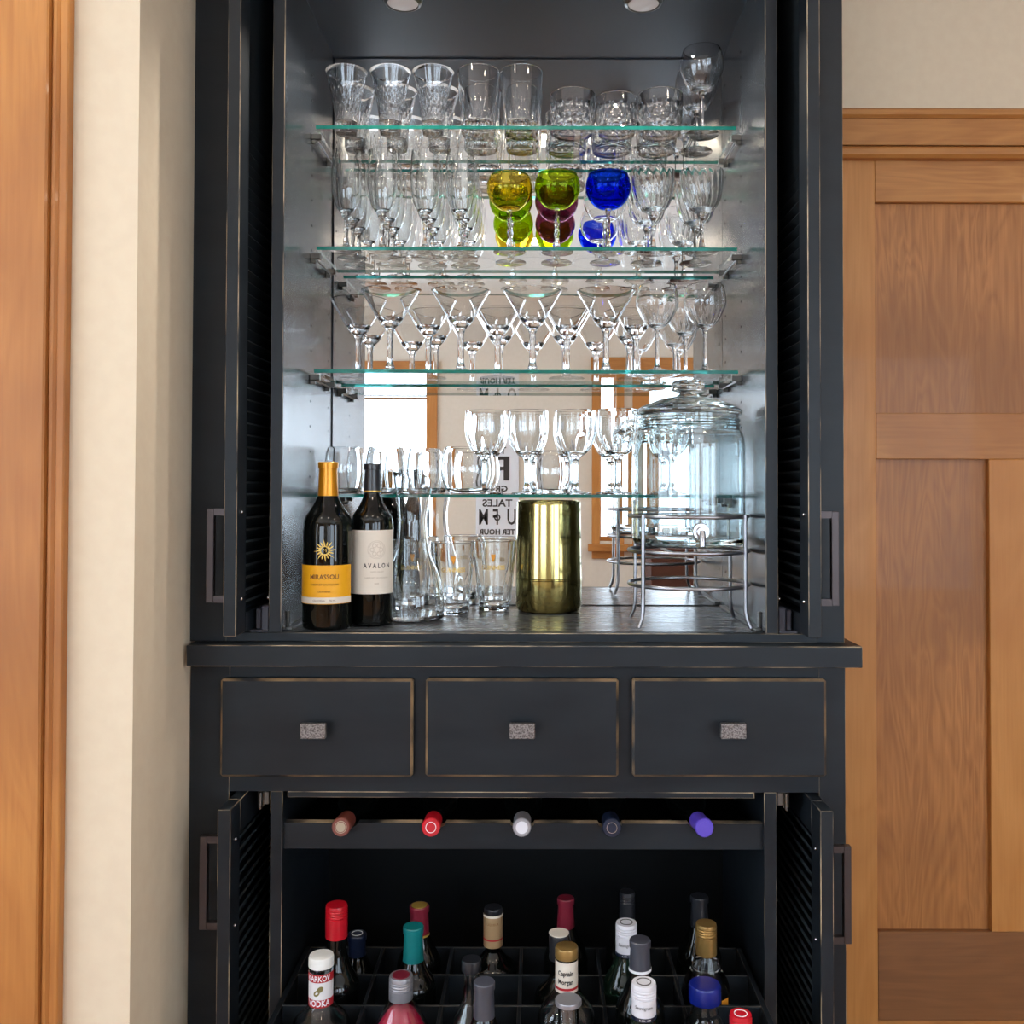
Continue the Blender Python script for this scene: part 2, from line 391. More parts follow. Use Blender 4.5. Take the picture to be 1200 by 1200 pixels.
box('middle_rail', (xs, yf, zC), (xr, y1, zB), 'wood_rail', t, .0015)
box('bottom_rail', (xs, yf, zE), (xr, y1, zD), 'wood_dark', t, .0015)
box('panel', (xs, yp, zB), (xr, y1, zA), 'wood_panel', t)
box('panel', (xs, yp, zD), (xm0, y1, zC), 'wood_panel', t)
box('center_stile', (xm0, yf, zD), (xm1, y1, zC), 'wood_stile', t, .0015)
box('panel', (xm1, yp, zD), (xr, y1, zC), 'wood_panel', t)
box('kick_board', (xs, yf+.004, 0), (xr, y1, zE-.002), 'wood_rail', t, .0015)
t = bpy.data.objects.new('trim_1', None); C.objects.link(t); struct(t)
def tb(nm, p0, p1, dep, bev):
    d = D0+YB-dep; box(nm, (xl-.1, YB-dep, Z(p1, d, 1090)), (xr+.05, y1, Z(p0, d, 1090)), 'wood_rail', t, bev)
tb('cap_bead', 125.5, 137, .055, .006); tb('fascia_board', 137.5, 170, .045, .001); tb('lower_bead', 170.5, 184, .062, .007)

# ------------------------------------------------------------------ upper cabinet (bar hutch)
XL, XR = X(222, D0, 500), X(988.5, D0, 400)           # outer sides
IL, IR = -.4735, .4170                                # inner faces
PT = .0225                                            # partition thickness
SLx, SRx = X(266, D0), X(957, D0)                     # outer stile inner edges
YM = .412                                             # mirror plane
ZF = Z(742, D0)                                       # interior floor
ZC = Z(68.5, D0+YM)                                   # interior ceiling
ZT = 2.66
hutch = thing('bar_hutch', ((XL+XR)/2, .2, ZF), 'tall black open bar hutch with mirror back, retracted louvered doors and glass shelves', 'cabinet')
hutch.location = (0, 0, 0)
BP = 'black_paint'
def hb(nm, a, b, m=BP, bev=.0010, wear='wear'): return box(nm, a, b, m, hutch, bev if wear else 0, wear)
ZR = Z(757, D0-.04)+.0004                                     # bottom of the hutch rail
hb('side_panel', (XL, .022, ZR), (XL+.018, YB-.006, ZT)); hb('side_panel', (XR-.018, .022, ZR), (XR, YB-.006, ZT))
hb('stile', (XL, 0, ZR), (SLx, .0215, ZT)); hb('stile', (SRx, 0, ZR), (XR, .0215, ZT))
hb('partition', (IL-PT, 0, ZF), (IL, YM+.004, ZT-.02)); hb('partition', (IR, 0, ZF), (IR+PT, YM+.004, ZT-.02))
box('side_lining', (IL, .0015, ZF+.0005), (IL+.0012, YM, ZC), 'inside_paint', hutch); box('side_lining', (IR-.0012, .0015, ZF+.0005), (IR, YM, ZC), 'inside_paint', hutch)
hb('bottom_rail', (SLx, 0, ZR), (SRx, .0215, ZF-.0003))
box('bottom_panel', (XL+.018, .022, ZF-.014), (XR-.018, YM+.02, ZF), 'floor_paint', hutch)
box('ceiling_panel', (IL+.0012, 0.0, ZC), (IR-.0012, YM+.004, ZC+.02), 'ceil_paint', hutch)
hb('top_panel', (XL, 0, ZT), (XR, YB-.006, ZT+.03))
box('back_panel', (XL+.018, YM+.008, ZF), (XR-.018, YM+.02, ZT), 'black_inner', hutch)
mxl, mxr = X(389.5, D0+YM, 570), X(849, D0+YM, 570)
box('mirror', (mxl, YM, ZF+.002), (mxr, YM+.005, ZC-.002), 'mirror', hutch)
box('mirror_edge', (IL+.0012, YM-.002, ZF), (mxl, YM+.006, ZC-.001), 'black_paint', hutch); box('mirror_edge', (mxr, YM-.002, ZF), (IR-.0012, YM+.006, ZC-.001), 'black_paint', hutch)
# peg holes
bm = bmesh.new()
for yy in (.21, .375):
    z = ZF+.08
    while z < ZC-.05:
        for x, s in ((IL+.0012, 1), (IR-.0012, -1)):
            addbox(bm, (x, yy-.0022, z-.0022), (x+s*.0004, yy+.0022, z+.0022))
        z += .052
tag(finish('peg_holes', bm, 'black_inner', hutch), kind='stuff')

def make_door(parent, side, z0, z1, prot, xo, pitch, hz):
    """louvered door slid back into its pocket. side -1 left, +1 right; xo = outer face x; prot = how far it stands out"""
    th = .0225; xi = xo-side*th
    yA, yB = -prot, .36; sw = .055
    bm = bmesh.new()
    addbox(bm, (xo, yA, z0), (xi, yA+sw, z1), .0012); addbox(bm, (xo, yB-sw, z0), (xi, yB, z1), .0012)
    addbox(bm, (xo, yA+sw, z0), (xi, yB-sw, z0+.035), 0); addbox(bm, (xo, yA+sw, z1-.06), (xi, yB-sw, z1), .001)
    addbox(bm, (xo-side*.0015, yA+sw, z0+.035), (xo-side*.004, yB-sw, z1-.06))
    d = finish('door', bm, ['black_paint', 'wear'], parent)
    # slats: thin boards slanting down towards the room side
    sb = bmesh.new(); xc = (xo+xi)/2+(-side)*.001
    bmesh.ops.create_cube(sb, size=1, matrix=Matrix.Translation((xc, (yA+yB)/2, 0)) @ Matrix.Rotation(side*math.radians(38), 4, 'Y') @ Matrix.Diagonal((.0235, yB-yA-2*sw, .0045, 1)))
    z = z0+.035+pitch*.6; first = None
    while z < z1-.06-pitch*.3:
        if first is None: s = finish('slat', sb, 'slat_paint', d); first = s
        else: s = first.copy(); C.objects.link(s); s.parent = d
        s.location = (0, 0, z); z += pitch
    # handle: square-section pull on the outer face
    h0, h1 = hz; hy = yA+.026; w_ = .012
    bm = bmesh.new(); o = xo+side*.0375
    addbox(bm, (xo, hy-w_/2, h0), (o-side*.013, hy+w_/2, h0+.012), 0); addbox(bm, (xo, hy-w_/2, h1-.012), (o-side*.013, hy+w_/2, h1), 0)
    addbox(bm, (o-side*.013, hy-w_/2, h0), (o, hy+w_/2, h1), .0008, 0, 0)
    finish('handle', bm, 'bronze', d)
    for hh in (h0+.006, h1-.006):
        bm = bmesh.new(); bmesh.ops.create_uvsphere(bm, u_segments=10, v_segments=6, radius=.0032, matrix=Matrix.Translation((xi-side*.0008, hy, hh)))
        finish('screw', bm, 'steel', d, 1.5)
    return d
dpU = .082
make_door(hutch, -1, Z(746, D0-dpU, 270), ZT-.03, dpU, X(262, D0-dpU, 650), .0215, (Z(707, D0-.058), Z(597, D0-.058)))
make_door(hutch, 1, Z(747.5, D0-dpU, 950), ZT-.03, dpU, X(962.5, D0-dpU, 650), .0215, (Z(709, D0-.058), Z(598.5, D0-.058)))
# pocket-door roller brackets on the floor of the pockets
def roller(parent, side, xin, zf, up=1):
    bm = bmesh.new(); s = -side
    x0 = xin+s*(-.004)
    addbox(bm, (xin+side*.002, .004, zf), (xin+side*.036, .10, zf+up*.004), .0008, 0, 0)
    addbox(bm, (xin+side*.001, .008, zf), (xin+side*.017, .06, zf+up*.048), .003, 0, 0)
    addbox(bm, (xin+side*.0172, .014, zf+.004), (xin+side*.028, .05, zf+up*.042), .002, 0, 0)
    b = finish('roller_bracket', bm, 'black_plastic', parent)
    bm = bmesh.new(); bmesh.ops.create_uvsphere(bm, u_segments=10, v_segments=6, radius=.004, matrix=Matrix.Translation((xin+side*.006, .018, zf+up*.062)))
    finish('screw', bm, 'steel', b, 1.5)
roller(hutch, -1, IL-PT, ZF, 1); roller(hutch, 1, IR+PT, ZF, 1)
for x, s in ((IL+.0012, 1), (IR-.0012, -1)):
    bm = bmesh.new(); addbox(bm, (x, .03, ZF+.0003), (x+s*.012, YM-.03, ZF+.006), .001, 0, 0)
    addbox(bm, (x, .035, ZF+.006), (x+s*.005, .045, ZF+.035), .001, 0, 0); finish('track_clip', bm, 'nickel', hutch)
# light pucks
def puck(px, lab):
    y = .115; x = X(px, D0+y, 8)
    t = thing('puck_light', (x, y, ZC-.0005), lab, 'cabinet light')
    lobj('housing', [(0,0),(.040,0),(.040,-.012),(.037,-.024),(.031,-.027),(.0305,-.020),(0,-.020)], 'nickel', t, 32)
    lobj('lens', [(0,-.0205),(.0303,-.0205),(.0303,-.0245),(.02,-.0265),(0,-.027)], 'lens', t, 32)
    l = bpy.data.lights.new('puck_lamp', 'SPOT'); l.energy = 16; l.color = (1,.93,.84); l.spot_size = 2.5; l.spot_blend = .7; l.shadow_soft_size = .012
    o = bpy.data.objects.new('puck_lamp', l); C.objects.link(o); o.parent = t; o.location = (0,0,-.030)
puck(472, 'left round nickel puck light under the cabinet ceiling'); puck(754, 'right round nickel puck light under the cabinet ceiling')

# ------------------------------------------------------------------ glass shelves on wire brackets
ST = .0072
names = ['top', 'second', 'third', 'lowest']
zs = [Z(147.5, 1.936), Z(289.5, 1.936), Z(433.5, 1.936), Z(579.5, 2.0)]
yfr = [1.936-D0, 1.936-D0, 1.936-D0, 2.0-D0]; ybk = 2.142-D0
adj = {0: (X(370, 1.936, 150), X(862.5, 1.936, 150)), 1: (X(371, 1.936, 290), X(864, 1.936, 290)), 2: (X(368, 1.936, 436), X(865, 1.936, 436)), 3: (IL+.008, IR-.008)}
def bracket(sx, x, yf, z):
    bm = bmesh.new(); s = sx
    for yy in (yf+.03, ybk-.035):
        addbox(bm, (x, yy-.006, z-.012), (x+s*.02, yy+.006, z-.0005), .001, 0, 0)
        addbox(bm, (x, yy-.004, z-.020), (x+s*.010, yy+.004, z-.012), .001, 0, 0)
    tube(bm, [(x+s*.010, yf+.03, z-.012), (x+s*.010, ybk-.035, z-.012)], .002, 6)
    return finish('shelf_bracket', bm, 'nickel', hutch)
for i in range(4):
    x0, x1 = adj[i]; z = zs[i]
    x0 = max(x0, IL+.004); x1 = min(x1, IR-.004)
    bm = bmesh.new(); addbox(bm, (x0, yfr[i], z-ST), (x1, ybk, z))
    for f in bm.faces: f.material_index = 0 if abs(f.normal.z) > .5 else 1
    o = finish('glass_shelf', bm, ['shelf_face', 'shelf_edge'])
    tag(o, f'clear glass shelf with green edge, {["topmost", "second from top", "third from top", "lowest, behind the glass jar"][i]}', 'shelf', 'glass shelves in the hutch')
    bracket(1, IL+.0015, yfr[i], z-ST); bracket(-1, IR-.0015, yfr[i], z-ST)

# ------------------------------------------------------------------ worktop lip
dwt = D0-.04
wt = box('worktop', (X(218, dwt, 770), -.04, Z(782, dwt)), (X(1011, dwt, 770), YB-.006, Z(757, dwt)), BP, None, .0013, 'wear')
tag(wt, 'black wooden worktop slab with worn edges between hutch and drawers', 'worktop')

# ------------------------------------------------------------------ base cabinet
base = thing('base_cabinet', (0, 0, 0), 'black base cabinet with three drawers, open louvered doors and a pulled out bottle grid', 'cabinet')
def bb(nm, a, b, m=BP, bev=.0010, wear='wear', par=None): return box(nm, a, b, m, par or base, bev if wear else 0, wear)
ZW = Z(782.5, dwt)-.0005
ZH = Z(935, D0); ZH2 = Z(928, D0)
bXL, bXR = X(222, D0, 900), X(991, D0, 900)
sl2, sr2 = X(268, D0, 1000), X(960, D0, 1000)
bb('side_panel', (bXL, .022, 0), (bXL+.018, YB-.006, ZW)); bb('side_panel', (bXR-.018, .022, 0), (bXR, YB-.006, ZW))
bb('stile', (bXL, 0, 0), (sl2, .0215, ZW), wear='wear'); bb('stile', (sr2, 0, 0), (bXR, .0215, ZW))
bb('drawer_rail', (sl2, 0, ZH2), (sr2, .0215, ZW), wear=None)
bb('header_strip', (X(337, D0, 930), -.0005, ZH), (X(884, D0, 930), .021, ZH2-.0003))
iL2, iR2 = X(330, D0, 1050), X(896, D0, 1050)
zb = .10
bb('partition', (iL2-PT, 0.001, zb), (iL2, .40, ZH2-.0005)); bb('partition', (iR2, 0.001, zb), (iR2+PT, .40, ZH2-.0005))
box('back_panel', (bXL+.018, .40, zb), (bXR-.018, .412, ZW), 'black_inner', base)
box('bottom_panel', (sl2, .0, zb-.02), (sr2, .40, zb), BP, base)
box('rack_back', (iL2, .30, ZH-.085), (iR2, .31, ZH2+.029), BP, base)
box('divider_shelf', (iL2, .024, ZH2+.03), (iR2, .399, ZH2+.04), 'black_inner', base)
box('plinth', (sl2, .02, 0), (sr2, .04, zb-.021), BP, base)
# drawers
for k, (p0, p1) in enumerate(((257.5, 484), (498.5, 725), (741, 969))):
    dd_ = D0-.019
    d = box('drawer', (X(p0, dd_, 850), -.019, Z(911, dd_, (p0+p1)/2)), (X(p1, dd_, 850), -.0002, Z(795.5, dd_, (p0+p1)/2)), BP, base, .0045, 'wear_strong')
    # thin worn line at the inner edge of the chamfer
    cx = (X(p0, dd_, 850)+X(p1, dd_, 850))/2+.001; cz = Z(857, D0-.05, (p0+p1)/2)
    bm = bmesh.new(); addbox(bm, (cx-.0225, -.052, cz-.0135), (cx+.0225, -.040, cz+.0135), .0012, 0, 0)
    addbox(bm, (cx-.008, -.040, cz-.007), (cx+.008, -.019, cz+.007))
    finish('knob', bm, 'pewter', d)
# wine rail with notches
RA = .0205
caps = [(405, 968, 'foil_brown'), (508, 969, 'foil_red'), (612, 968, 'foil_silver'), (715, 967, 'foil_navy'), (821, 969, 'foil_purple')]
zr1 = Z(965, D0+.012); zr0 = Z(995, D0+.012)
bm = bmesh.new(); top = [(iL2, zr1)]
nx = []
for px, py, _ in caps:
    xx = X(px, D0+.012, py); nx.append(xx)
    for k in range(9):
        a = PI+PI*k/8; top.append((xx+.0225*math.cos(a), zr1+.009*math.sin(a)))
top += [(iR2, zr1), (iR2, zr0), (iL2, zr0)]
top = top[:-2]; cvs = [[bm.verts.new(p) for p in ((x, .012, z), (x, .030, z), (x, .030, zr0), (x, .012, zr0))] for x, z in top]
for A, B in zip(cvs[:-1], cvs[1:]):
    for k in range(4):
        f = bm.faces.new((A[k], B[k], B[(k+1) % 4], A[(k+1) % 4])); f.material_index = 1 if k == 0 else 0
bm.faces.new(cvs[0]); bm.faces.new(cvs[-1])
finish('bottle_rail', bm, [BP, 'wear'], base)
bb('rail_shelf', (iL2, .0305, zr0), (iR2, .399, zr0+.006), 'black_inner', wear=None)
# doors of the base
dpL = .092
make_door(base, -1, .14, ZH2-.003, dpL, X(254.5, D0-dpL, 1000), .0215, (Z(1089, D0-.066), Z(980, D0-.066)))
make_door(base, 1, .14, ZH2-.003, dpL, X(977, D0-dpL, 1050), .0215, (Z(1104, D0-.066), Z(989.5, D0-.066)))
for x, s in ((iL2-PT, -1), (iR2+PT, 1)):
    bm = bmesh.new(); addbox(bm, (x+s*.002, .0, ZH2-.024), (x+s*.012, .03, ZH2-.001), .001, 0, 0); addbox(bm, (x+s*.012, .004, ZH2-.030), (x+s*.024, .016, ZH2-.001), .001, 0, 0)
    tube(bm, [(x+s*.018, .0, ZH2-.032), (x+s*.018, .0, ZH2-.002)], .0035, 8); finish('hinge', bm, 'nickel', base)
# pulled-out bottle grid
ZG = Z(1110, 1.93); ZTF = ZG-.215
rows = [1.93, 1.823, 1.716, 1.609, 1.502]
cols = [X(449.5, 1.93, 1110), X(530, 1.93, 1110), X(611, 1.93, 1110), X(699.5, 1.93, 1110), X(782, 1.93, 1110)]
gl, gr = X(359, 1.93, 1110), X(868.5, 1.93, 1110)
gl = max(gl, iL2+.002); gr = min(gr, iR2-.002)
tray = box('bottle_tray', (gl, rows[-1]-D0, ZTF-.012), (gr, rows[0]-D0, ZTF), BP, base, .001, 'wear_dim')
box('tray_side', (gl-.0005, rows[-1]-D0, ZTF), (gl+.010, rows[0]-D0, ZG), BP, tray, .0008, 'wear_dim'); box('tray_side', (gr-.010, rows[-1]-D0, ZTF), (gr, rows[0]-D0, ZG), BP, tray, .0008, 'wear_dim')
for x in cols: box('divider', (x-.0032, rows[-1]-D0+.006, ZG-.10), (x+.0032, rows[0]-D0-.003, ZG-.0005), BP, tray, .0008, 'wear_dim')
for r in rows:
    hgt = ZG-.215 if r in (rows[0], rows[-1]) else ZG-.09
    box('cross_divider', (gl+.010, r-D0-.003, hgt), (gr-.010, r-D0+.003, ZG), BP, tray, .0008, 'wear_dim')

# ------------------------------------------------------------------ glassware kinds (all built at the origin, moved later)
def stem_foot(t, h, rf=.035, rs=.0042, m='clear', seg=28, wav=0, top=.006, knop=None):
    """foot disc and stem up to height h"""
    lobj('foot', [(0,0)]+[(rf*.98,0),(rf,.0012),(rf*.97,.0026)]+sp([(rf*.7,.0042),(rf*.3,.0085),(rs*1.5,.0135)],3)+[(0,.0135)], m, t, seg)
    pts = []
    for k in range(13):
        u = k/12; r = rs*(1+.0*u)
        if wav: r *= 1+.22*math.sin(u*PI*wav)
        if knop: r += .0035*math.exp(-((u-knop)/.07)**2)
        if u > .8: r += (top-rs)*((u-.8)/.2)**2
        if u < .12: r += rs*.45*(1-u/.12)
        pts.append((r, .0137+(h-.0137)*u))
    lobj('stem', [(0,.0137)]+pts+[(0,h)], m, t, 12 if not wav else 8)
def k_flared():
    t = thing('cut_tumbler', (0,0,0), 'x', 'glass'); h = .131
    out = sp([(.0215,.001),(.0228,.012),(.0245,.04),(.0285,.07),(.0355,.10),(.0436,h)], 4)
    def mod(a, z, r):
        if z > .088 or z < .006: return 1 if z < .006 else 1+.012*math.cos(12*a)*max(0, 1-(z-.088)/.02)
        k = round(z/.0085) % 2
        return 1+.07*(abs(math.cos(8*a+(PI/2 if k else 0)))-.6)
    o2 = [(0,.0)]+[(.0235,0)]+[(r, z) for r, z in out]
    # denser rings in the cut zone
    dense = []; 
    for (r0, z0), (r1, z1) in zip(out[:-1], out[1:]):
        m_ = max(1, int((z1-z0)/.0045))
        for q in range(m_): dense.append((r0+(r1-r0)*q/m_, z0+(z1-z0)*q/m_))
    dense.append(out[-1])
    prof = [(0,0),(.0205,0)]+dense+[(.0430,h+.0004),(.0422,h-.0004)]+[(r-.0032, z) for r, z in reversed(out) if z > .022 and z < h-.002]+[(0,.019)]
    inner_r = .9
    lobj('bowl', prof, 'crystal', t, 64, lambda a, z, r: mod(a, z, r), .25)
    return t, .0436
def k_highball():
    t = thing('highball_glass', (0,0,0), 'x', 'glass'); h = .131
    out = [(.033,.0),(.0345,.003),(.0350,.02),(.0355,.025),(.038,.05),(.041,.08),(.0432,.11),(.0445,h)]
    def mod(a, z, r):
        if z < .022: return 1+.04*math.cos(24*a)
        if z < .06: return 1+.045*math.cos(12*a)*(1-(z-.022)/.04)
        return 1
    lobj('body', vessel(sp(out,3), .0034, .018), 'crystal', t, 60, mod, .5); return t, .0445
def k_rocks(h=.083, q=1.0):
    t = thing('rocks_glass', (0,0,0), 'x', 'glass')
    out = sp([(.040*q,0),(.0425*q,.004),(.0445*q,.02),(.0465*q,.045),(.0475*q,h)], 8)
    def mod(a, z, r):
        if z < .006 or z > .056 or r < .038: return 1
        u = (z-.006)/.016
        return 1-.05*abs(math.sin(7*a+u*PI/2)*math.sin(7*a-u*PI/2))-(.03*(abs(math.cos(14*a))) if z > .046 else 0)
    lobj('body', vessel(out, .0042, .012), 'crystal', t, 84, mod, .3); return t, .0475
def k_goblet_big():
    t = thing('cut_wine_goblet', (0,0,0), 'x', 'glass'); h = .178
    stem_foot(t, .0905, .036, .0046, 'crystal', top=.010)
    out = sp([(.006,.0907),(.020,.094),(.034,.108),(.043,.130),(.0455,.148),(.043,.166),(.0395,h)], 5)
    def mod(a, z, r):
        return 1-.06*abs(math.cos(8*a+12*(z-.09)))*max(0, 1-(z-.0907)/.042) if r > .008 else 1
    lobj('bowl', vessel(out, .0022, .0965), 'crystal', t, 64, mod, .6); return t, .0455
def k_flute():
    t = thing('champagne_glass', (0,0,0), 'x', 'glass'); h = .207
    stem_foot(t, .078, .033, .0046, 'clear', wav=5, top=.009, knop=.93)
    out = sp([(.007,.0782),(.015,.083),(.024,.098),(.0295,.125),(.0312,.155),(.030,.185),(.0285,h)], 4)
    lobj('bowl', vessel(out, .0016, .084), 'clear', t, 32); return t, .033
def k_roemer(col, sc=1.0):
    t = thing('roemer_glass', (0,0,0), 'x', 'glass'); hb_ = .088*sc; h = hb_+.072
    stem_foot(t, hb_, .034, .0047, 'clear', wav=7, top=.0062)
    out = sp([(.006,hb_+.0002),(.022,hb_+.004),(.038,hb_+.018),(.0468,hb_+.038),(.0462,hb_+.056),(.041,h)], 5)
    lobj('bowl', vessel(out, .0018, hb_+.004), col, t, 36); return t, .047
def k_twist():
    t = thing('swirl_goblet', (0,0,0), 'x', 'glass'); hb_ = .083; h = .170
    stem_foot(t, hb_, .036, .0045, 'clear', wav=5, top=.010, knop=.9)
    out = sp([(.007,hb_+.0002),(.024,hb_+.006),(.036,hb_+.022),(.042,hb_+.045),(.0445,hb_+.068),(.0452,h)], 5)
    mod = lambda a, z, r: 1+.018*math.cos(18*a+55*(z-hb_))*min(1, (h-z)/.02) if r > .009 else 1
    lobj('bowl', vessel(out, .0022, hb_+.007), 'clear', t, 84, mod, .8); return t, .046
def k_martini():
    t = thing('martini_glass', (0,0,0), 'x', 'glass'); h = .1725
    stem_foot(t, .092, .040, .0066, 'crystal', wav=0, top=.0098)
    out = [(.0095,.0922),(.0135,.097),(.020,.103),(.0235,.108)]+[(.0235+(.0615-.0235)*k/8, .108+(h-.108)*k/8) for k in range(1,9)]
    lobj('bowl', vessel(out, .0024, .1085), 'crystal', t, 40, None, .3); return t, .0615
def k_wine():
    t = thing('cut_wine_glass', (0,0,0), 'x', 'glass'); h = .181
    stem_foot(t, .092, .036, .0042, 'crystal', top=.008)
    out = sp([(.006,.0922),(.017,.097),(.031,.112),(.042,.135),(.0445,.150),(.042,.168),(.0385,h)], 5)
    mod = lambda a, z, r: 1-.05*abs(math.cos(9*a+20*(z-.09)))*max(0, 1-(z-.0922)/.05) if r > .008 else 1
    lobj('bowl', vessel(out, .002, .098), 'crystal', t, 72, mod, .6); return t, .0445
def k_tumbler(r0=.045, h=.099, nm='round_tumbler'):
    t = thing(nm, (0,0,0), 'x', 'glass'); q = r0
    out = sp([(q*.55,0),(q*.68,.003),(q*.90,h*.22),(q,h*.5),(q*.95,h*.8),(q*.84,h)], 5)
    lobj('body', vessel(out, .0026, .009), 'clear', t, 40); return t, r0
def k_goblet():
    t = thing('water_goblet', (0,0,0), 'x', 'glass'); h = .183
    stem_foot(t, .082, .036, .0068, 'clear', top=.014)
    out = sp([(.010,.0822),(.024,.089),(.037,.106),(.0448,.130),(.0462,.150),(.0455,.168),(.0445,h)], 5)
    mod = lambda a, z, r: 1-.04*abs(math.cos(5*a))*max(0, 1-(z-.0822)/.06) if r > .012 else 1
    lobj('bowl', vessel(out, .0026, .093), 'clear', t, 60, mod, .6); return t, .046

def place_kind(kind, spots, z, shelf, desc, group, flag=[0]):
    """spots: list of (px, depth, row name); first uses the prototype"""
    proto, r = kind; byrow = {}
    for s in spots: byrow.setdefault(s[2], []).append(s)
    ordn = ['leftmost', 'second from left', 'third from left', 'fourth from left', 'fifth from left', 'sixth from left']
    first = True
    for row, lst in byrow.items():
        lst.sort()
        for i, (px, d, _) in enumerate(lst):
            o = proto if first else copy_tree(proto); first = False
            o.location = (X(px, d, 571-(z-H)*F/d), d-D0, z+.0004)
            o.rotation_euler.z = random.uniform(0, .6)
            which = '' if len(lst) == 1 else ', '+ordn[i] if len(lst) > 2 else ', '+('left' if i == 0 else 'right')+' one of two'
            tag(o, f'{desc}, {row} row of {shelf}{which}', 'glass', group)
R1, R2, R3 = 1.987, 2.06, 2.118
# top shelf
z = zs[0]
def fr(pxs, d, row): return [(p if d == pxs_d else 632+(p-632)*pxs_d/d, d, row) for p, pxs_d in ((q, 1.987) for q in pxs)]
place_kind(k_flared(), fr([406,457.5,507.5], 1.987, 'front')+fr([406,457.5,509], 2.085, 'back'), z, 'top shelf', 'flared cut crystal tumbler', 'flared crystal tumblers')
place_kind(k_highball(), fr([560.5,611], 1.987, 'front')+fr([560.5,611], 2.085, 'back'), z, 'top shelf', 'tall ribbed highball glass', 'highball glasses')
place_kind(k_rocks(), fr([671,774], 1.987, 'front')+fr([666,721,776], 2.092, 'back'), z, 'top shelf', 'short rocks glass cut with zigzags', 'rocks glasses')
place_kind(k_rocks(.077, .915), fr([722.5], 1.989, 'front'), z, 'top shelf', 'slightly lower rocks glass cut with zigzags', 'rocks glasses')
place_kind(k_goblet_big(), fr([822.5], 1.987, 'front')+fr([825], 2.09, 'back'), z, 'top shelf', 'tall stemmed goblet with cut bowl at right end', 'tall cut goblets')
# second shelf
z = zs[1]
fx = [407,449,499,540]
place_kind(k_flute(), fr(fx, 1.975, 'front')+fr(fx, 2.045, 'middle')+fr(fx, 2.115, 'back'), z, 'second shelf', 'clear champagne glass', 'champagne glasses')
for px, lst in ((597, ('amber','green')), (653, ('green','purple')), (712.5, ('blue','clear'))):
    for c, d, row in zip(lst, (1.985, 2.080), ('front', 'back')):
        col = {'amber':'yellow amber','green':'olive green','purple':'deep purple','blue':'cobalt blue','clear':'clear'}[c]
        place_kind(k_roemer(c, 1.0 if c == 'amber' else 1.04), fr([px], d, row), z, 'second shelf', f'small {col} bowled glass on clear stem' + (' at the back' if (c, px) == ('green', 597) else ''), 'coloured roemer glasses')
place_kind(k_twist(), fr([765,822], 1.985, 'front')+fr([764,824], 2.085, 'back'), z, 'second shelf', 'clear goblet with swirled bowl', 'swirled goblets')
# third shelf
z = zs[2]
mar = k_martini()
place_kind(mar, [(457,2.0,'front'),(540,2.0,'front'),(624,2.0,'front'),(710,2.0,'front')]+[(420,2.1,'back'),(502,2.1,'back'),(583,2.1,'back'),(664,2.1,'back'),(745,2.1,'back')], z, 'third shelf', 'clear martini glass', 'martini glasses')
place_kind(k_wine(), [(770,1.985,'front'),(826,1.985,'front'),(803,2.09,'back')], z, 'third shelf', 'round wine glass with cut bowl', 'cut wine glasses')
# lowest shelf
z = zs[3]
place_kind(k_tumbler(.0435,.099), [(404,2.055,'front'),(452,2.05,'front')], z, 'lowest shelf', 'clear round tumbler at left', 'round tumblers')
place_kind(k_tumbler(.0495,.092), [(645,2.05,'front')], z, 'lowest shelf', 'low round tumbler under goblet bowls', 'round tumblers')
place_kind(k_tumbler(.040,.098), [(498,2.09,'back')], z, 'lowest shelf', 'round tumbler behind the carafe mouth', 'round tumblers')
place_kind(k_tumbler(.058,.099,'wide_tumbler'), [(548,2.045,'front')], z, 'lowest shelf', 'wide bellied glass bowl tumbler', 'wide tumblers')
place_kind(k_goblet(), [(569,2.118,'back'),(618,2.10,'back'),(674,2.10,'back'),(724,2.07,'back'),(786,2.09,'back')], z, 'lowest shelf', 'thick stemmed water goblet', 'water goblets')

# ------------------------------------------------------------------ on the cabinet floor
def bottle_body(t, h, rn, rb, m='dark_bottle', sh=(.60,.78), punt=True, neck_to=None):
    """glass from base to neck top"""
    s0, s1 = h*sh[0], h*sh[1]; top = neck_to or h
    out = [(0,0),(rb*.86,0),(rb*.97,.003),(rb,.010),(rb,s0)]+sp([(rb,s0),(rb*.93,s0+(s1-s0)*.35),(rb*.62,s0+(s1-s0)*.68),(rn*1.12,s1)],5)[1:]+[(rn,s1+.012),(rn,top),(0,top)]
    return lobj('body', out, m, t, 40)
def capsule(t, z0, z1, r, m, style='foil', lab=None, topm=None):
    if style == 'foil':
        p = [(r*1.02,z0),(r*1.0,z0+.004),(r*.90,z1-.018),(r*.90,z1-.0125),(r*.99,z1-.012),(r*1.0,z1-.002),(r*.93,z1),(0,z1),(0,z1-.001),(r*.88,z1-.003),(r*.86,z0)]
    else:
        p = [(r,z0),(r,z1-.022)]
        for k in range(4): p += [(r*.94, z1-.0215+.0045*k), (r, z1-.020+.0045*k), (r, z1-.0185+.0045*k)]
        p += [(r*.94,z1),(0,z1),(0,z1-.001),(r*.88,z1-.003),(r*.86,z0)]
    o = lobj('capsule' if style == 'foil' else 'screw_cap', p, m, t, 28, None, .5)
    if lab: o['label'] = lab
    return o
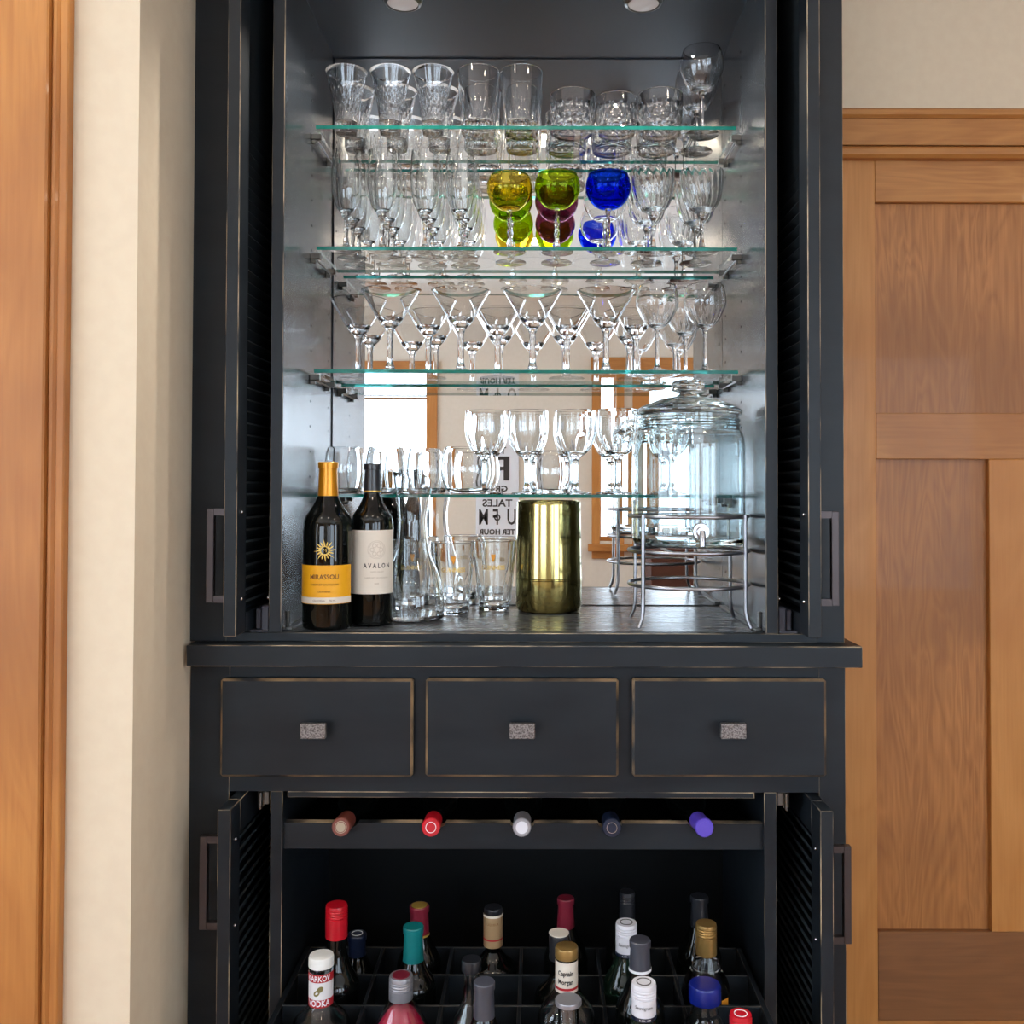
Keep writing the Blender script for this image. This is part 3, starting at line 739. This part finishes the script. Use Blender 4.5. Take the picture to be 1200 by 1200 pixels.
# bottle 1
d = 1.82; zt = Z(541.5, d-.01, 384); t = thing('wine_bottle', (X(384, d, 650), d-D0, ZF+.0003), 'dark wine bottle with orange foil and yellow label on the cabinet floor', 'bottle')
h = zt-ZF; R = .0465
bottle_body(t, h, .0165, R, sh=(.585,.80), neck_to=h-.004)
capsule(t, Z(585, d)-ZF, h, .0192, 'foil_orange', lab='orange foil capsule')
za, zb2 = Z(709, d-.045)-ZF, Z(663.5, d-.045)-ZF
l = label_on('label', R+.0002, za, zb2, -1.35, 1.35, 'label_yellow', t); l['label'] = 'yellow paper label'
label_on('label_band', R+.0007, za+.001, za+.0125, -1.35, 1.35, 'label_cream', t)
wrap_text('Mirassou'.upper(), .0125, R+.0012, za+.050, 'ink_brown', t, .08, .95, .0002)
wrap_text('CABERNET SAUVIGNON', .0050, R+.0012, za+.036, 'ink_brown', t, .08)
wrap_text('CALIFORNIA', .0042, R+.0012, za+.023, 'ink_brown', t, .08)
wrap_text('CALIFORNIA      750 ML', .0042, R+.0014, za+.0065, 'ink_brown', t, .08)
# sun emblem
bm = bmesh.new(); zc = (zb2+Z(645, d-.045)-ZF)/2; zc = Z(646, d-.045)-ZF; RR = R+.0006
def pt(u, v): return bm.verts.new((RR*math.sin(u/RR+.10), -RR*math.cos(u/RR+.10), zc+v))
nray = 16; ring = []
for k in range(nray*2):
    a = 2*PI*k/(nray*2)+.1; ring.append((math.cos(a), math.sin(a)))
for k in range(nray):
    a = 2*PI*k/nray; L_ = .0215 if k % 2 == 0 else .0175; w_ = .19
    bm.faces.new((pt(.0075*math.cos(a-w_), .0075*math.sin(a-w_)), pt(.0145*math.cos(a-.02), .0145*math.sin(a-.02)), pt(L_*math.cos(a+.10), L_*math.sin(a+.10)), pt(.0125*math.cos(a+.15), .0125*math.sin(a+.15)), pt(.0075*math.cos(a+w_), .0075*math.sin(a+w_))))
v0 = [pt(.0088*math.cos(2*PI*k/24), .0088*math.sin(2*PI*k/24)) for k in range(24)]; v1 = [pt(.0066*math.cos(2*PI*k/24), .0066*math.sin(2*PI*k/24)) for k in range(24)]
for k in range(24): bm.faces.new((v0[k], v0[(k+1) % 24], v1[(k+1) % 24], v1[k]))
finish('sun_emblem', bm, 'ink_gold', t, recalc=False)
wrap_text('M', .010, R+.0008, zc, 'ink_gold', t, .10)
# bottle 2
d = 1.872; t = thing('wine_bottle', (X(436, d, 650), d-D0, ZF+.0003), 'dark wine bottle with black foil and cream label beside the carafe', 'bottle')
h = Z(543.5, d-.01, 436)-ZF; R = .0415
bottle_body(t, h, .0148, R, sh=(.60,.80), neck_to=h-.004)
capsule(t, Z(578, d)-ZF, h, .0170, 'foil_black'); label_on('foil_band', .0172, Z(577, d)-ZF, Z(575.5, d)-ZF, -1.6, 1.6, 'ink_gold', t)
za, zb2 = Z(697, d-.04)-ZF, Z(622, d-.04)-ZF
l = label_on('label', R+.0002, za, zb2, -1.45, 1.45, 'label_cream', t); l['label'] = 'cream paper label'
wrap_text('A V A L O N', .0125, R+.0008, Z(664, d-.04)-ZF, 'ink', t, .42, .80, .0003)
wrap_text('NAPA VALLEY', .0042, R+.0008, Z(671, d-.04)-ZF, 'ink_faint', t, .42)
wrap_text('CABERNET SAUVIGNON', .0044, R+.0008, Z(678, d-.04)-ZF, 'ink_faint', t, .38)
wrap_text('2009', .0045, R+.0008, Z(685, d-.04)-ZF, 'ink_faint', t, .38)
bm = bmesh.new(); zc = Z(645, d-.04)-ZF; RR = R+.0008
for ra in (.0175, .0150):
    A_ = [pt(ra*math.cos(2*PI*k/32)+.012, ra*math.sin(2*PI*k/32)) for k in range(32)]; B_ = [pt((ra-.0005)*math.cos(2*PI*k/32)+.012, (ra-.0005)*math.sin(2*PI*k/32)) for k in range(32)]
    for k in range(32): bm.faces.new((A_[k], A_[(k+1) % 32], B_[(k+1) % 32], B_[k]))
for q in range(6):
    for k in range(12):
        a0 = 2*PI*k/12; a1 = 2*PI*(k+1)/12; cx, cz_ = .0088*math.cos(q*PI/3)+.012, .0088*math.sin(q*PI/3)
        bm.faces.new((pt(cx+.004*math.cos(a0), cz_+.004*math.sin(a0)), pt(cx+.004*math.cos(a1), cz_+.004*math.sin(a1)), pt(cx+.0033*math.cos(a1), cz_+.0033*math.sin(a1)), pt(cx+.0033*math.cos(a0), cz_+.0033*math.sin(a0))))
finish('round_emblem', bm, 'ink_faint', t, recalc=False)
# carafe with slanted lip
d = 1.952; t = thing('carafe', (X(483, d, 650), d-D0, ZF+.0003), 'clear glass carafe with slanted lip beside the cream labelled bottle', 'carafe')
a_ = d/F; hC = (Z(563, d)-ZF)
out = sp([(.050,0),(.0645,.003),(.066,.014),(.0655,.045),(.056,.085),(.040,.125),(.0335,.150),(.0300,.180),(.0295,.205),(.033,.235),(.040,hC)], 5)
prof = vessel(out, .0022, .009)
bm = bmesh.new(); lathe(bm, prof, 44)
for v in bm.verts:
    if v.co.z > .20: v.co.z += (v.co.z-.20)/(hC-.20)*(-.45)*v.co.x
finish('body', bm, 'clear', t, .6)
# pint glasses
def pint():
    t = thing('pint_glass', (0,0,0), 'x', 'glass'); h = .150
    out = sp([(.031,0),(.033,.002),(.0335,.018),(.036,.035),(.0405,.075),(.0455,.120),(.0478,h)], 4)
    mod = lambda a, z, r: 1+.012*math.cos(10*a)*max(0, min(1, (.09-z)/.04)) if r > .02 else 1
    lobj('body', vessel(out, .003, .014), 'clear', t, 60, mod, .6)
    R = .0450
    wrap_text('GUINNESS', .0125, R, .094, 'ink_gold', t, 0, .9, .0003)
    bm = bmesh.new(); z0 = .112; q = .0468
    pl = [(-.005,.010),(-.003,.012),(.001,.0105),(.0045,.0115),(.0055,.009),(.0035,.002),(.0005,-.006),(-.0025,0),(-.0045,.006)]
    fv = [bm.verts.new((q*math.sin(u/q), -q*math.cos(u/q), z0+v)) for u, v in pl]; bm.faces.new(fv)
    finish('harp_emblem', bm, 'orange_tag', t)
    return t
p0 = pint()
for k, (px, lab) in enumerate(((579, 'clear stout pint glass with gold lettering left of the gold canister'), (531, 'clear stout pint glass half hidden behind the carafe'), (480, 'clear stout pint glass seen through the carafe belly'))):
    o = p0 if k == 0 else copy_tree(p0); d = (2.10,2.035,2.10)[k]; o.location = (X(px, d, 670), d-D0, ZF+.0003); tag(o, lab, 'glass', 'pint glasses'); o.rotation_euler.z = (0, .1, .25)[k]
# gold canister
d = 2.085; t = thing('ice_canister', (X(643, d, 650), d-D0, ZF+.0003), 'tall shiny gold metal canister right of the pint glass', 'canister')
h = Z(588, d-.05)-ZF; zs_ = Z(681, d-.07)-ZF
lobj('base_cup', [(0,0),(.062,0),(.068,.003),(.0715,.012),(.072,zs_-.002),(.070,zs_),(0,zs_)], 'gold_metal', t, 56)
lobj('body', [(0,zs_+.0002),(.0695,zs_+.0002),(.0718,zs_+.003)]+[(.0718-.0028*k/6, zs_+.003+(h-zs_-.012)*k/6) for k in range(7)]+[(.0690,h-.001),(.0684,h),(.0665,h),(.0655,h-.010),(0,h-.012)], 'gold_metal', t, 56)
lobj('seam_ring', [(.0705,zs_-.001),(.0724,zs_-.0005),(.0724,zs_+.001),(.0705,zs_+.0015)], 'gold_metal', t, 56, close=True)
# drink dispenser jar on wire stand
dj = 1.885; xj = X(806.5, dj, 640)
st = thing('wire_stand', (xj, dj-D0, ZF), 'silver wire stand with rings and four legs under the glass jar', 'stand')
zr = [Z(604, dj)-ZF, Z(644, dj)-ZF, Z(683, dj)-ZF]; RR = .1165
for zz in zr:
    tobj('ring', [(RR*math.cos(2*PI*k/48), RR*math.sin(2*PI*k/48), zz) for k in range(48)], .0036 if zz != zr[1] else .004, 'steel_satin', st, 8, True)
for sx in (-1, 1):
    tobj('support_bar', [(sx*.045, -RR*.92, zr[1]), (sx*.045, RR*.92, zr[1])], .003, 'steel_satin', st)
    for sy in (-1, 1):
        rl = RR+.0045; ux, uy = sx*.80, sy*.60
        pts = [(rl*ux, rl*uy, z_) for z_ in (zr[0]+.004, zr[1], zr[2], .06, .035)]+[((rl+.004)*ux, (rl+.004)*uy, .018), ((rl+.012)*ux, (rl+.012)*uy, .003)]
        tobj('leg', pts, .0038, 'steel_satin', st)
jz = zr[1]+.0085
jar = thing('beverage_dispenser', (xj, dj-D0, ZF+jz), 'large clear glass beverage jar with knobbed lid and small spigot', 'jar')
def jh(py): return Z(py, dj-.02)-ZF-jz
RJ = .1105
hs = jh(508); hn = jh(486)
out = sp([(.090,0),(.1045,.003),(.1100,.016),(RJ,.05),(RJ,hs-.045),(.1095,hs-.016),(.1045,hs+.002),(.0995,hs+.010),(.0985,hn)], 5)
lobj('body', vessel(out, .0038, .012), 'jar_glass', jar, 72)
for k in range(2):
    lobj('neck_ring', [(.0992,hs+.013+.010*k),(.1015,hs+.0155+.010*k),(.1015,hs+.018+.010*k),(.0992,hs+.0205+.010*k)], 'jar_glass', jar, 56, close=True)
zl = hn+.0006; zk = jh(466)
lid = lobj('lid', [(0,zl+.004),(.088,zl+.004),(.092,zl),(.1035,zl),(.1050,zl+.004),(.1050,zl+.008),(.1005,zl+.012),(.095,zl+.0155)]+sp([(.095,zl+.0155),(.075,zl+.024),(.050,zl+.033),(.024,zk+.004)],4)[1:]+[(.020,zk+.008),(0,zk+.008)], 'jar_glass', jar, 64)
kt = jh(444); lobj('knob', [(0,zk+.0085),(.017,zk+.0085),(.018,zk+.012),(.0335,zk+.016),(.0345,zk+.0215),(.032,zk+.025),(.0335,zk+.028),(.030,kt-.003),(.02,kt),(0,kt)], 'jar_glass', jar, 40)
zp = jh(620)
bm = bmesh.new()
mt = Matrix.Translation((.006, -RJ-.004, zp)) @ Matrix.Rotation(PI/2, 4, 'X')
bmesh.ops.create_cone(bm, cap_ends=True, segments=28, radius1=.0165, radius2=.0150, depth=.006, matrix=mt)
bmesh.ops.create_cone(bm, cap_ends=True, segments=24, radius1=.0105, radius2=.0085, depth=.012, matrix=Matrix.Translation((0,-.008,0)) @ mt)
sg = finish('spigot', bm, 'steel', jar, .5)
bm = bmesh.new(); tube(bm, [(.006,-RJ-.016,zp),(.006,-RJ-.020,zp-.006),(.006,-RJ-.020,zp-.026)], .0058, 12); finish('spout', bm, 'steel', sg, .8)

# ------------------------------------------------------------------ wine bottles lying on the rail
for k, (px, py, m) in enumerate(caps):
    xx = nx[k]; zc = zr1-.009+.0125+.004
    lab = ['brownish red', 'bright pink red', 'pale silver blue', 'dark navy', 'violet purple'][k]
    t = thing('wine_bottle', (xx, -.030, zc), f'dark wine bottle lying on the rail, neck out, {lab} foil end', 'bottle', 'wine bottles lying on the rail')
    rn = .0155
    prof = [(0,.0005),(rn*.9,.0005),(rn,.004),(rn,.070)]+sp([(rn,.070),(.0175,.095),(.030,.125),(.0385,.150)],5)[1:]+[(.0385,.285),(.034,.292),(0,.292)]
    o = lobj('body', prof, 'dark_bottle', t, 32); o.rotation_euler = (-PI/2, 0, 0)
    cp = lobj('capsule', [(0,-.0012),(rn*.98,-.0012),(rn*1.08,.001),(rn*1.08,.010),(rn*1.03,.0105),(rn*1.04,.055),(rn*.9,.055),(rn*.88,.001),(0,0)][:-2]+[(rn*1.001,.0545)], m, t, 28, None, .5); cp.rotation_euler = (-PI/2, 0, 0)
    t.rotation_euler = (-.10, 0, (0,.02,0,-.02,.05)[k])
    if k != 3:
        e = lobj('end_disc', [(0,-.0014),(rn*.70,-.0014),(rn*.70,-.0018),(0,-.0018)], ['ink_faint','foil_red','foil_white','steel','foil_purple'][k], t, 24); e.rotation_euler = (-PI/2,0,0)
    if k in (0, 1, 3):
        e = lobj('end_ring', [(rn*.55,-.0019),(rn*.62,-.0019),(rn*.62,-.0026),(rn*.55,-.0026)], ['foil_brown','ink_white','steel'][min(k,2)], t, 24, close=True); e.rotation_euler = (-PI/2,0,0)

# ------------------------------------------------------------------ bottles in the grid
rowd = {'A': 1.876, 'B': 1.770, 'C': 1.663, 'D': 1.556}
def grid_bottle(px, ptop, row, rc, capm, style, zlow_px, label, rb=.0435, body='dark_bottle', sh=(.60,.84), extra=None, name='wine_bottle'):
    d = rowd[row]; x = X(px, d, ptop+10); zt = Z(ptop+5, d, px)
    t = thing(name, (x, d-D0, ZTF+.0005), label, 'bottle', 'bottles standing in the grid'); h = zt-ZTF
    if capm:
        zl = Z(zlow_px, d-.015, px)-ZTF
        bottle_body(t, h, rc*.86, rb, body, sh, neck_to=h-.006)
        capsule(t, zl, h, rc, capm, style)
    if extra: extra(t, h, rc, d, px)
    return t
def px2r(w, row): return w/2*rowd[row]/F
def gold_band(t, h, rc, d, px):
    label_on('foil_band', rc*1.02, Z(1100,d)-ZTF, Z(1093,d)-ZTF, -1.6, 1.6, 'ink_gold', t)
    label_on('neck_tag', .040, h*.60, h*.66, .2, .9, 'orange_tag', t)
def top_disc(m):
    def f(t, h, rc, d, px): lobj('top_disc', [(0,h+.0002),(rc*.8,h+.0002),(rc*.8,h+.0008),(0,h+.0008)], m, t, 24)
    return f
def top_ring(m):
    def f(t, h, rc, d, px): lobj('top_ring', [(rc*.52,h+.0002),(rc*.60,h+.0002),(rc*.60,h+.0008),(rc*.52,h+.0008)], m, t, 24, close=True)
    return f
def white_band(t, h, rc, d, px):
    top_ring('ink')(t, h, rc, d, px)
    zl = min(v.co.z for o in t.children if o.name.startswith('screw_cap') for v in o.data.vertices)
    label_on('cap_band', rc+.0003, zl, zl+.006, -1.6, 1.6, 'foil_navy', t); wrap_text('& CO. 1883', .004, rc+.0010, zl+.003, 'ink_white', t)
    wrap_text('Sauvignon', .0075, rc+.0007, zl+.022, 'ink', t, -.1)
def red_top(t, h, rc, d, px): top_ring('ink_white')(t, h, rc, d, px)
def dots(t, h, rc, d, px):
    wrap_text('LOT 205', .0045, rc+.001, Z(1126,d-.015)-ZTF, 'ink_white', t)
gb = grid_bottle
gb(418.5, 1089, 'A', px2r(22,'A'), 'foil_navy', 'foil', 1143, 'short navy foiled bottle behind the red capped one', extra=top_ring('ink_white'))
gb(394.5, 1055, 'B', px2r(25.5,'B'), 'foil_red', 'screw', 1102, 'tall dark bottle with bright red screw cap at grid left', sh=(.55,.76))
gb(491.5, 1056, 'A', px2r(23,'A'), 'foil_burgundy', 'foil', 1101, 'dark bottle with burgundy and gold foil, behind the teal one', extra=lambda *a: (gold_band(*a), top_disc('ink_gold')(*a)))
gb(484.5, 1080, 'B', px2r(24,'B'), 'foil_teal', 'foil', 1130, 'dark bottle with teal foil capsule', sh=(.62,.82))
gb(735, 1040, 'A', px2r(18,'A'), 'foil_black', 'screw', 1090, 'dark bottle with narrow black screw cap in the back row')
gb(819.5, 1045, 'A', px2r(21,'A'), 'foil_black', 'foil', 1090, 'dark bottle with black foil in the back row, far right')
gb(663, 1047, 'A', px2r(20,'A'), 'foil_burgundy', 'foil', 1090, 'bottle with plum foil in the back row, behind the gold topped one')
gb(734, 1076, 'B', px2r(25,'B'), 'foil_white', 'screw', 1122, 'green bottle with white screw cap, behind the grey foiled one', body='green_bottle', extra=white_band)
gb(750, 1096, 'C', px2r(25,'C'), 'foil_grey', 'foil', 1142, 'dark bottle with charcoal grey foil and white lettering band', extra=lambda t,h,rc,d,px: (label_on('foil_band', rc*1.02+.0003, Z(1141,d-.015)-ZTF, Z(1138,d-.015)-ZTF, -1.6, 1.6, 'ink_white', t), None))
gb(754.5, 1146, 'D', px2r(29,'D'), 'foil_white', 'screw', 1197, 'nearest bottle with white screw cap in the grid', body='green_bottle', extra=white_band)
gb(567.5, 1145, 'D', px2r(25,'D'), 'foil_grey', 'foil', 1200, 'bottle with slate blue foil in front of the small black capped one')
gb(827.5, 1077, 'B', px2r(24.5,'B'), 'foil_gold', 'screw', 1122, 'clear bottle with gold screw cap behind the blue capped one', body='clear', extra=lambda t,h,rc,d,px: label_on('gold_tag', .0440, h*.58, h*.64, .5, .9, 'orange_tag', t))
gb(868, 1183, 'D', px2r(26,'D'), 'foil_red', 'screw', 1230, 'bottle with red screw cap at the front right corner', extra=red_top)
# vodka: white cap, printed neck label, clear body
def clear_spirit(px, ptop, row, rc, rb, capm, caph_px, label, lab=None, capstyle='plain', liquid=None, sh=(.62,.76)):
    d = rowd[row]; x = X(px, d, ptop+10); zt = Z(ptop+6, d, px); h = zt-ZTF
    t = thing('spirit_bottle', (x, d-D0, ZTF+.0005), label, 'bottle', 'bottles standing in the grid')
    zc = Z(caph_px, d-.015, px)-ZTF; rn = rc*.90
    out = [(rb*.86,0),(rb*.97,.003),(rb,.010),(rb,h*sh[0])]+sp([(rb,h*sh[0]),(rb*.90,h*(sh[0]+.05)),(rb*.55,h*(sh[1]-.04)),(rn*.98,h*sh[1])],5)[1:]+[(rn*.88,h*.86),(rn*.86,zc+.004),(rn*.86,h-.006)]
    lobj('body', vessel(out, .0028, .008), liquid or 'clear', t, 40)
    if capstyle == 'plain':
        c = lobj('cap', [(rc,zc),(rc*1.01,zc+.003),(rc,zc+.006),(rc*1.0,h-.004),(rc*.94,h),(0,h),(0,h-.002),(rc*.90,h-.004),(rc*.90,zc)], capm, t, 36, None, .5)
    else: capsule(t, zc, h, rc, capm, 'screw')
    return t, h, zc, rn, d
def stripes(t, R0, R1, z0, z1, bands, a=1.55):
    for k, (u0, u1, m) in enumerate(bands):
        zz0, zz1 = z0+(z1-z0)*u0, z0+(z1-z0)*u1
        r = R0+(R1-R0)*.0
        label_on('neck_label', R0+.0002*k, zz0, zz1, -a, a, m, t)
t, h, zc, rn, d = clear_spirit(376.5, 1113, 'C', px2r(29,'C'), .050, 'white_plastic', 1136, 'clear vodka bottle with white cap and red lettered neck label')
R = rn*1.06; zl0, zl1 = Z(1182, d-.02, 376)-ZTF, Z(1143, d-.02, 376)-ZTF
stripes(t, R, R, zl0, zl1, ((0,1,'label_white'),(0,.24,'label_red'),(.76,1,'label_red')))
wrap_text('KARKOV', .0135, R+.0010, zl0+(zl1-zl0)*.87, 'ink_white', t, 0, .78, .0002); wrap_text('VODKA', .0145, R+.0010, zl0+(zl1-zl0)*.13, 'ink_white', t, 0, .80, .0003)
bm = bmesh.new(); RR = R+.0008; zc_ = zl0+(zl1-zl0)*.5
for (u, v, ra, rb_) in ((.003,.0035,.0062,.0045), (-.003,-.003,.0062,.0045)):
    vs = []
    for k in range(16):
        a = 2*PI*k/16; p, q = ra*math.cos(a), rb_*math.sin(a); uu = u+p*.75-q*.66; vv = v+p*.66+q*.75
        vs.append(bm.verts.new(((RR+(.0003 if u > 0 else 0))*math.sin(uu/RR), -(RR+(.0003 if u > 0 else 0))*math.cos(uu/RR), zc_+vv)))
    bm.faces.new(vs)
finish('potato_emblem', bm, 'potato', t, recalc=False)
t, h, zc, rn, d = clear_spirit(664, 1103, 'C', px2r(27,'C'), .050, 'foil_gold', 1126, 'spiced rum bottle with gold cap and cream neck label', sh=(.64,.80))
R = rn*1.06; zl0, zl1 = Z(1166, d-.02)-ZTF, Z(1130, d-.02)-ZTF
stripes(t, R, R, zl0, zl1, ((0,1,'label_cream'),(.10,.18,'label_red')))
wrap_text('Captain', .0115, R+.0010, zl0+(zl1-zl0)*.66, 'ink', t, -.12, .80, .0003); wrap_text('Morgan', .0115, R+.0010, zl0+(zl1-zl0)*.38, 'ink', t, -.12, .80, .0003)
t, h, zc, rn, d = clear_spirit(470, 1137, 'C', px2r(28,'C'), .050, 'foil_silver', 1175, 'round bottle with ribbed silver screw cap and pink body label', None, 'screw', sh=(.66,.86))
lobj('top_disc', [(0,h+.0002),(.015,h+.0002),(.015,h+.001),(0,h+.001)], 'foil_burgundy', t, 24)
mat('pink_liquid', (200,16,70), .08, coat=.5)
lobj('round_label', [(0,.004),(.044,.012),(.0462,.02),(.0462,h*.62),(.0435,h*.69),(.034,h*.75),(.020,h*.81),(0,h*.845)], 'pink_liquid', t, 36)
t, h, zc, rn, d = clear_spirit(666, 1165, 'D', px2r(31,'D'), .050, 'foil_silver', 1182, 'clear bottle with broad silver cap in front of the rum bottle', None)
t, h, zc, rn, d = clear_spirit(655, 1088, 'B', px2r(23,'B'), .045, 'foil_black', 1128, 'dark bottle with cream topped black cap behind the rum bottle', None, 'plain', 'dark_bottle')
lobj('top_disc', [(0,h+.0002),(.0185,h+.0002),(.0185,h+.002),(0,h+.002)], 'label_cream', t, 24)
t, h, zc, rn, d = clear_spirit(578, 1057, 'A', px2r(21,'A'), .047, 'foil_black', 1074, 'dark liqueur bottle with tan neck label in the back row', None, 'plain', 'dark_bottle', (.60,.74))
stripes(t, px2r(22,'A'), 0, Z(1113,d-.02)-ZTF, Z(1075,d-.02)-ZTF, ((0,1,'foil_tan'),(.22,.27,'label_red'),(.93,1,'label_cream')), 1.57)
wrap_text('LIQUEUR', .006, px2r(22,'A')+.0008, Z(1085,d-.02)-ZTF, 'ink_brown', t)
t, h, zc, rn, d = clear_spirit(552.5, 1118, 'C', px2r(23,'C'), .040, 'foil_black', 1142, 'small clear bottle with glossy black cap beside the slate foiled one', None, 'plain', 'clear', (.60,.78))
clear_spirit(826, 1147, 'C', px2r(37,'C'), .049, 'foil_blue', 1178, 'short clear bottle with broad blue cap in front of the gold capped one', None, 'plain', 'clear', (.66,.84))
